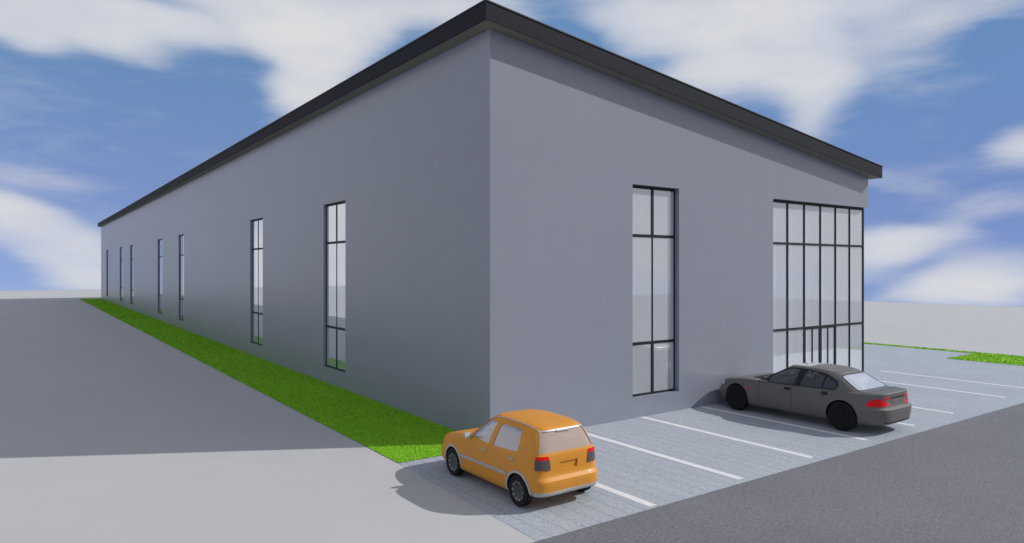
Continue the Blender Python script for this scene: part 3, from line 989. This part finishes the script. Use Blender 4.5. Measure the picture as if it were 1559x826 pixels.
# ---------------------------------------------------------------- orange hatchback
def build_hatchback():
    k = 0.845
    root = empty('hatchback_car', (-1.205, -2.685, 0.008), R(90))
    tag(root, 'orange five-door hatchback with silver side strips parked at the building corner', 'car')
    C = dict(xf=2.17, xr=-1.835, w=0.882, nf=5.5, nr=8.0, zb=0.20, paint=CM['orange'],
             top=prof([(-2.1, 1.06), (-1.75, 1.065), (-1.3, 1.05), (0.3, 1.01), (0.75, 1.02), (1.0, 0.995), (1.4, 0.92), (1.8, 0.82), (2.0, 0.745), (2.2, 0.66)]),
             # height share, width change, front change, rear change
             levels=[(0.0, -0.08, -0.12, -0.28), (0.03, -0.05, -0.06, -0.20), (0.09, -0.02, -0.01, -0.12), (0.16, -0.004, 0.01, 0.035), (0.28, 0.0, 0.012, 0.052), (0.38, 0.004, 0.012, 0.058), (0.435, 0.005, 0.0, 0.052), (0.465, 0.005, -0.015, 0.030), (0.50, 0.004, -0.03, 0.0), (0.53, 0.002, -0.04, -0.012),
                     (0.62, -0.001, -0.05, -0.018), (0.78, -0.008, -0.07, -0.022), (0.90, -0.018, -0.10, -0.026), (0.96, -0.026, -0.13, -0.03), (1.0, -0.040, -0.15, -0.036)],
             cz0=1.00, floor=0.36, archd=0.24,
             roof=prof([(-2.0, 1.455), (-1.6, 1.522), (-1.2, 1.55), (-0.5, 1.562), (0.0, 1.548), (0.35, 1.50), (1.0, 1.43)]),
             cnf=3.8, cnr=7.0, cxc=-0.55,
             cabin=[(0.0, 1.00, -1.805, 0.842), (0.12, 0.92, -1.792, 0.835), (0.30, 0.77, -1.762, 0.808), (0.5, 0.60, -1.72, 0.770), (0.7, 0.43, -1.672, 0.724), (0.86, 0.29, -1.63, 0.664), (0.95, 0.20, -1.60, 0.612), (1.0, 0.13, -1.57, 0.562)])
    FA, RA = 1.26, -1.26
    wr = 0.308
    w_front = rounded([(0.545, 1.055), (-0.18, 1.015), (-0.295, 1.475), (0.04, 1.470), (0.16, 1.425)], 0.06)
    w_rear = rounded([(-0.345, 1.018), (-1.195, 1.06), (-1.215, 1.20), (-1.170, 1.470), (-0.455, 1.482)], 0.06)
    w_back = rounded([(-0.685, 1.10), (0.685, 1.10), (0.520, 1.475), (-0.520, 1.475)], 0.05)
    w_wind = rounded([(-0.66, 1.08), (0.66, 1.08), (0.55, 1.45), (-0.55, 1.45)], 0.05)
    plate = rounded([(-0.21, 0.755), (0.21, 0.755), (0.235, 0.905), (-0.235, 0.905)], 0.02)
    cut = []
    for s in (1, -1):
        for wp in (w_front, w_rear): cut.append((wp, 'y', min(s*0.45, s*1.2), max(s*0.45, s*1.2)))
    cut.append((w_back, 'x', -2.4, -1.40)); cut.append((w_wind, 'x', -0.02, 1.4))
    # number plate recess
    cut.append((plate, 'x', -2.4, -1.78))
    body, bvh = finish_body(C, root, cut, [(FA, 0.350, wr), (RA, 0.350, wr)], CM['cabinlight'])
    def add(name, mat, *a, par=None, **kw):
        return link(name, patch(bvh, *a, **kw), mat, par or root, 30)
    for s in (1, -1):
        add('side_window', CM['glass_o'], grow(w_front, 0.004), 'y', s, -0.010, 0.006)
        add('side_window', CM['glass_o'], grow(w_rear, 0.004), 'y', s, -0.010, 0.006)
        # silver strip along the doors
        add('side_moulding', CM['silver'], [(0.90, 0.525), (-0.90, 0.545), (-0.90, 0.605), (0.90, 0.585)], 'y', s, 0.016, 0.03)
        for ax in (FA, RA):
            oa = arch_outline(ax, 0.350+0.050, wr, a0=-14, a1=194); ia = arch_outline(ax, 0.350+0.001, wr, a0=-14, a1=194)
            add('wheel_arch_trim', CM['silver'], oa+list(reversed(ia)), 'y', s, 0.012, 0.03, step=0.03, grid=0.2)
        for hx, hz in ((-0.06, 0.868), (-1.06, 0.905)):
            b = MB().box(-0.078, -0.012, -0.018, 0.078, 0.026, 0.018)
            loc, nn, _, _ = bvh.ray_cast(Vector((hx, s*3, hz)), Vector((0, -s, 0)))
            h = b.build('door_handle', CM['silver'], root, 40, bevel=0.009); h.location = (loc.x, loc.y+s*0.004 if s > 0 else loc.y-.018, loc.z)
        # door mirror on a short arm
        b = MB()
        b.rings([[(0.50+dx, s*(0.80+dy), 1.065+dz) for dx, dz in ((-0.02, -0.03), (0.05, -0.03), (0.05, 0.02), (-0.02, 0.02))] for dy in (0, 0.10)])
        b.hexa([(0.48, s*0.88, 1.02), (0.60, s*0.88, 1.03), (0.58, s*1.02, 1.035), (0.49, s*1.04, 1.03)],
               [(0.48, s*0.88, 1.145), (0.57, s*0.88, 1.135), (0.56, s*1.01, 1.13), (0.49, s*1.04, 1.145)])
        mo = b.build('wing_mirror', CM['silver'], root, 50, bevel=0.012)
        MB().box(0.474, min(s*.895, s*1.025), 1.04, 0.479, max(s*.895, s*1.025), 1.13).build('mirror_glass', CM['clear'], mo)
        # roof gutter strip
        pts = []
        for x in np.linspace(-1.54, 0.10, 30):
            hit = bvh.ray_cast(Vector((x, s*0.555, 3)), Vector((0, 0, -1)))
            if hit[0] is not None: pts.append(tuple(hit[0]+Vector((0, 0, 0.001))))
        MB().tube(pts, 0.012, 6).build('roof_strip', CM['silver'], root, 40)
        # tail lamps: smoked below, red above
        sh = lambda p: [(a*s, b) for a, b in p]
        red = rounded([(0.502, 0.985), (0.772, 0.985), (0.755, 1.055), (0.525, 1.055)], 0.025)
        smo = rounded([(0.475, 0.785), (0.785, 0.795), (0.774, 0.984), (0.500, 0.984)], 0.02)
        tl = add('tail_light', CM['smoked'], sh(smo), 'x', -1, 0.014, 0.03, step=0.02, grid=0.02)
        add('red_lens', CM['red'], sh(red), 'x', -1, 0.014, 0.03, par=tl, step=0.02, grid=0.02)
        # front lamps and side repeater
        add('headlight', CM['clear'], rounded(sh([(0.42, 0.62), (0.70, 0.62), (0.68, 0.74), (0.42, 0.74)]), 0.03), 'x', 1, 0.008, 0.02)
        add('side_marker', CM['red'], rounded([(2.04, 0.455), (1.95, 0.455), (1.95, 0.51), (2.04, 0.51)], 0.012), 'y', s, 0.008, 0.02, step=.02, grid=.02)
    add('rear_window', CM['glass_or'], grow(w_back, 0.004), 'x', -1, -0.010, 0.006)
    add('windscreen', CM['glass_o'], grow(w_wind, 0.004), 'x', 1, -0.010, 0.006)
    # silver strip along the top and sides of the rear window
    add('rear_window_trim', CM['silver'], rounded([(-0.700, 1.10), (-0.691, 1.10), (-0.525, 1.479), (0.525, 1.479), (0.691, 1.10), (0.700, 1.10), (0.545, 1.503), (-0.545, 1.503)], 0.004), 'x', -1, 0.008, 0.02, step=.02, grid=.02)
    add('brake_lamp', CM['smoked'], rounded([(-0.17, 1.458), (0.17, 1.458), (0.17, 1.478), (-0.17, 1.478)], 0.006), 'x', -1, 0.016, 0.02, step=.02, grid=.02)
    # lower silver lip of the rear bumper, wrapping round the corners
    lip = MB(); rings = []
    for (dz, do) in ((0.285, -0.08), (0.285, -0.02), (0.300, 0.0), (0.335, 0.010), (0.372, 0.008), (0.380, -0.06)):
        pl = plan(C['xf'], C['xr']-0.035-do, C['w']+do, C['nf'], C['nr'], 0.0, 200)
        pl = [p for p in pl if p[0] < RA-0.345]
        rings.append([(x, y, dz) for x, y in pl])
    lip.rings(rings, False, False, closed=False)
    lm = lip.mesh(); link('bumper_lip', lm, CM['silver'], root, 40)
    add('grille', CM['blacktrim'], rounded([(-0.38, 0.64), (0.38, 0.64), (0.38, 0.72), (-0.38, 0.72)], 0.02), 'x', 1, 0.006, 0.02)
    # cabin
    make_seat(root, CM['pink'], 0.10, 0.36, 0.56); make_seat(root, CM['pink'], 0.10, -0.36, 0.56)
    s_ = cushion('rear_seat', CM['cabinlight'], root, (-0.75, 0, 0.56), (0.5, 1.2, 0.16), 0.05)
    cushion('seat_back', CM['cabinlight'], s_, (-0.28, 0, 0.30), (0.13, 1.2, 0.5), 0.05, -0.2)
    cushion('dashboard', CM['seatgrey'], root, (0.74, 0, 0.90), (0.30, 1.20, 0.20), 0.06)
    steering(root, CM['pink'], 0.46, 0.36, 0.99)
    def rimfn(r, w, e):
        b = MB()
        lathe(b, [(r*.02, w*.30), (r*.14, w*.33), (r*.16, w*.30), (r*.45, w*.36), (r*.58, w*.40), (r*.655, w*.44), (r*.665, w*.40), (r*.66, 0.0), (r*.02, 0.0)], 48)
        return b.build('rim', CM['rim'], e, 35)
    for x in (FA, RA):
        for s in (1, -1): wheel(root, x, s*0.79, wr, 0.19, s, CM['black'], CM['rim'], rimfn)
    root.scale = (k, k, k)
    return root


# ---------------------------------------------------------------- grey saloon
def build_saloon():
    k = 1.01
    root = empty('saloon_car', (8.645, -2.46, 0.008), R(90))
    tag(root, 'dark grey four-door saloon with all-black wheels parked facing the wall', 'car')
    C = dict(xf=2.40, xr=-2.46, w=0.945, nf=4.6, nr=5.5, zb=0.20, paint=CM['grey'],
             top=prof([(-2.7, 0.97), (-2.42, 0.980), (-2.2, 0.965), (-1.85, 0.935), (-1.0, 0.92), (0.6, 0.895), (1.0, 0.90), (1.5, 0.87), (2.0, 0.79), (2.25, 0.72), (2.5, 0.62)]),
             levels=[(0.0, -0.12, -0.16, -0.22), (0.03, -0.08, -0.10, -0.10), (0.09, -0.045, -0.04, -0.015), (0.12, -0.035, -0.02, -0.008), (0.20, -0.018, 0.0, 0.005), (0.33, 0.0, 0.012, 0.022), (0.48, 0.004, 0.012, 0.03), (0.525, 0.004, 0.0, 0.03), (0.55, 0.004, -0.01, 0.0), (0.58, 0.004, -0.025, -0.045),
                     (0.66, 0.0, -0.05, -0.060), (0.78, -0.015, -0.09, -0.070), (0.88, -0.030, -0.13, -0.068), (0.95, -0.045, -0.16, -0.062), (0.985, -0.055, -0.18, -0.060), (1.0, -0.070, -0.20, -0.072)],
             cz0=0.85, floor=0.36, archd=0.30,
             roof=prof([(-2.3, 1.04), (-1.9, 1.15), (-1.3, 1.318), (-0.8, 1.362), (-0.3, 1.368), (0.2, 1.345), (0.55, 1.29), (1.2, 1.17)]),
             cnf=3.4, cnr=6.5, cxc=-0.30,
             cabin=[(0.0, 1.28, -2.24, 0.868), (0.14, 1.14, -2.15, 0.852), (0.30, 0.97, -2.035, 0.826), (0.5, 0.76, -1.85, 0.782), (0.7, 0.545, -1.655, 0.725), (0.86, 0.37, -1.49, 0.664), (0.95, 0.265, -1.375, 0.618), (1.0, 0.20, -1.28, 0.580)])
    FA, RA = 1.515, -1.51
    wr = 0.352
    w_front = rounded([(0.575, 0.915), (-0.21, 0.937), (-0.290, 1.325), (-0.05, 1.325), (0.16, 1.280), (0.575, 1.055)], 0.03)
    w_rear = rounded([(-0.355, 0.940), (-0.945, 0.955), (-0.985, 1.262), (-0.70, 1.305), (-0.430, 1.322)], 0.03)
    w_quart = rounded([(-0.970, 0.958), (-1.29, 0.968), (-1.345, 1.06), (-1.295, 1.145), (-1.01, 1.268)], 0.05)
    w_wind = rounded([(-0.70, 0.97), (0.70, 0.97), (0.56, 1.305), (-0.56, 1.305)], 0.06)
    w_back = rounded([(-2.05, 0.735), (-2.05, -0.735), (-1.345, -0.555), (-1.345, 0.555)], 0.05)      # seen from above (x, y)
    sunroof = rounded([(0.08, 0.42), (0.08, -0.42), (-0.42, -0.45), (-0.42, 0.45)], 0.05)
    cut = []
    for s in (1, -1):
        for wp in (w_front, w_rear, w_quart): cut.append((wp, 'y', min(s*0.40, s*1.2), max(s*0.40, s*1.2)))
    cut.append((w_wind, 'x', 0.15, 1.6))
    cut.append((w_back, 'z', 1.0, 1.7))
    cut.append((sunroof, 'z', 1.25, 1.7))
    body, bvh = finish_body(C, root, cut, [(FA, 0.385, wr+.01), (RA, 0.385, wr+.01)], CM['cabin'])
    def add(name, mat, *a, par=None, **kw):
        return link(name, patch(bvh, *a, **kw), mat, par or root, 30)
    for s in (1, -1):
        for wp in (w_front, w_rear, w_quart):
            add('side_window', CM['glass_s'], grow(wp, 0.004), 'y', s, -0.010, 0.006)
        # one black surround for the whole row of side windows, with the thick centre pillar
        outer = rounded([(0.88, 0.885), (-0.20, 0.918), (-0.95, 0.937), (-1.305, 0.948), (-1.372, 1.06), (-1.315, 1.163), (-1.02, 1.292), (-0.70, 1.330), (-0.43, 1.346), (-0.05, 1.349), (0.18, 1.302), (0.60, 1.075)], 0.03)
        add('window_surround', CM['blacktrim'], outer, 'y', s, 0.006, 0.02, holes=[w_front, w_rear, w_quart], step=.025, grid=.025)
        for hx, hz in ((-0.056, 0.825), (-1.078, 0.850)):
            el_ = [(hx+0.098*math.cos(2*math.pi*j/28), hz+0.042*math.sin(2*math.pi*j/28)) for j in range(28)]
            add('door_handle', CM['blacktrim'], el_, 'y', s, 0.007, 0.02, grid=.03)
        for dx in (0.80, -0.17):
            seam = [(dx+0.004, 0.34), (dx-0.004, 0.34), (dx-0.004, 0.885), (dx+0.004, 0.885)]
            add('door_seam', CM['arch'], seam, 'y', s, 0.0015, 0.01)
        add('door_seam', CM['arch'], [(-0.985, 0.66), (-0.992, 0.66), (-1.10, 0.93), (-1.093, 0.93)], 'y', s, 0.0015, 0.01)
        add('side_marker', CM['red'], rounded([(1.03, 0.690), (1.16, 0.682), (1.16, 0.708), (1.03, 0.716)], 0.008), 'y', s, 0.006, 0.02)
        # door mirror
        b = MB()
        b.hexa([(0.66, s*0.90, 0.93), (0.76, s*0.90, 0.94), (0.74, s*1.06, 0.95), (0.67, s*1.07, 0.945)],
               [(0.66, s*0.90, 1.03), (0.73, s*0.90, 1.02), (0.72, s*1.05, 1.025), (0.67, s*1.07, 1.03)])
        # tail lamps: the big side lens seen from the flank, and the slim bar on the boot lid
        lens = rounded([(-2.07, 0.705), (-2.12, 0.785), (-2.22, 0.850), (-2.32, 0.855), (-2.43, 0.735), (-2.42, 0.685), (-2.12, 0.670)], 0.035)
        add('tail_light', CM['red'], lens, 'y', s, 0.010, 0.025, step=.02, grid=.02)
        add('tail_light', CM['red'], rounded([(s*0.33, 0.852), (s*0.58, 0.852), (s*0.58, 0.882), (s*0.33, 0.882)], 0.01), 'x', -1, 0.012, 0.025, step=.02, grid=.02)
        add('headlight', CM['clear'], rounded([(s*0.45, 0.62), (s*0.78, 0.64), (s*0.76, 0.72), (s*0.45, 0.70)], 0.03), 'x', 1, 0.008, 0.02)
    add('rear_window', CM['glass_sr'], grow(w_back, 0.004), 'z', 1, -0.006, 0.006)
    add('rear_window_seal', CM['blacktrim'], grow(w_back, 0.022), 'z', 1, 0.004, 0.015, holes=[w_back])
    add('windscreen', CM['glass_s'], grow(w_wind, 0.004), 'x', 1, -0.010, 0.006)
    add('sunroof', CM['clear'], grow(sunroof, 0.004), 'z', 1, 0.004, 0.012)
    add('wiper_cowl', CM['blacktrim'], rounded([(-0.66, 0.925), (0.66, 0.925), (0.66, 0.965), (-0.66, 0.965)], 0.01), 'x', 1, 0.006, 0.02)
    # boot-lid details: dark bar, plate, bumper slot
    add('boot_bar', CM['blacktrim'], rounded([(-0.355, 0.850), (0.355, 0.850), (0.355, 0.880), (-0.355, 0.880)], 0.008), 'x', -1, 0.010, 0.02)
    add('number_plate', CM['plate'], rounded([(-0.26, 0.700), (0.26, 0.700), (0.26, 0.805), (-0.26, 0.805)], 0.01), 'x', -1, 0.006, 0.02)
    add('grille', CM['blacktrim'], rounded([(-0.40, 0.60), (0.40, 0.60), (0.40, 0.70), (-0.40, 0.70)], 0.03), 'x', 1, 0.006, 0.02)
    add('bumper_insert', CM['blacktrim'], rounded([(-0.62, 0.285), (0.62, 0.285), (0.62, 0.310), (-0.62, 0.310)], 0.01), 'x', -1, 0.005, 0.02)
    # cabin
    make_seat(root, CM['seatgrey'], 0.10, 0.40, 0.48); make_seat(root, CM['seatgrey'], 0.10, -0.40, 0.48)
    s_ = cushion('rear_seat', CM['seatgrey'], root, (-0.95, 0, 0.48), (0.55, 1.35, 0.16), 0.05)
    cushion('seat_back', CM['seatgrey'], s_, (-0.28, 0, 0.33), (0.13, 1.35, 0.50), 0.05, -0.25)
    cushion('dashboard', CM['seatgrey'], root, (0.90, 0, 0.78), (0.35, 1.45, 0.20), 0.06)
    steering(root, CM['seatgrey'], 0.62, 0.40, 0.86)
    def rimfn(r, w, e):
        b = MB()
        lathe(b, [(r*.02, w*.36), (r*.15, w*.38), (r*.18, w*.34), (r*.60, w*.40), (r*.655, w*.46), (r*.665, w*.42), (r*.66, 0.0), (r*.02, 0.0)], 48)
        return b.build('rim', CM['black'], e, 35)
    for x in (FA, RA):
        for s in (1, -1): wheel(root, x, s*0.835, wr, 0.235, s, CM['black'], CM['black'], rimfn)
    root.scale = (k, k, k)
    return root


build_hatchback()
build_saloon()
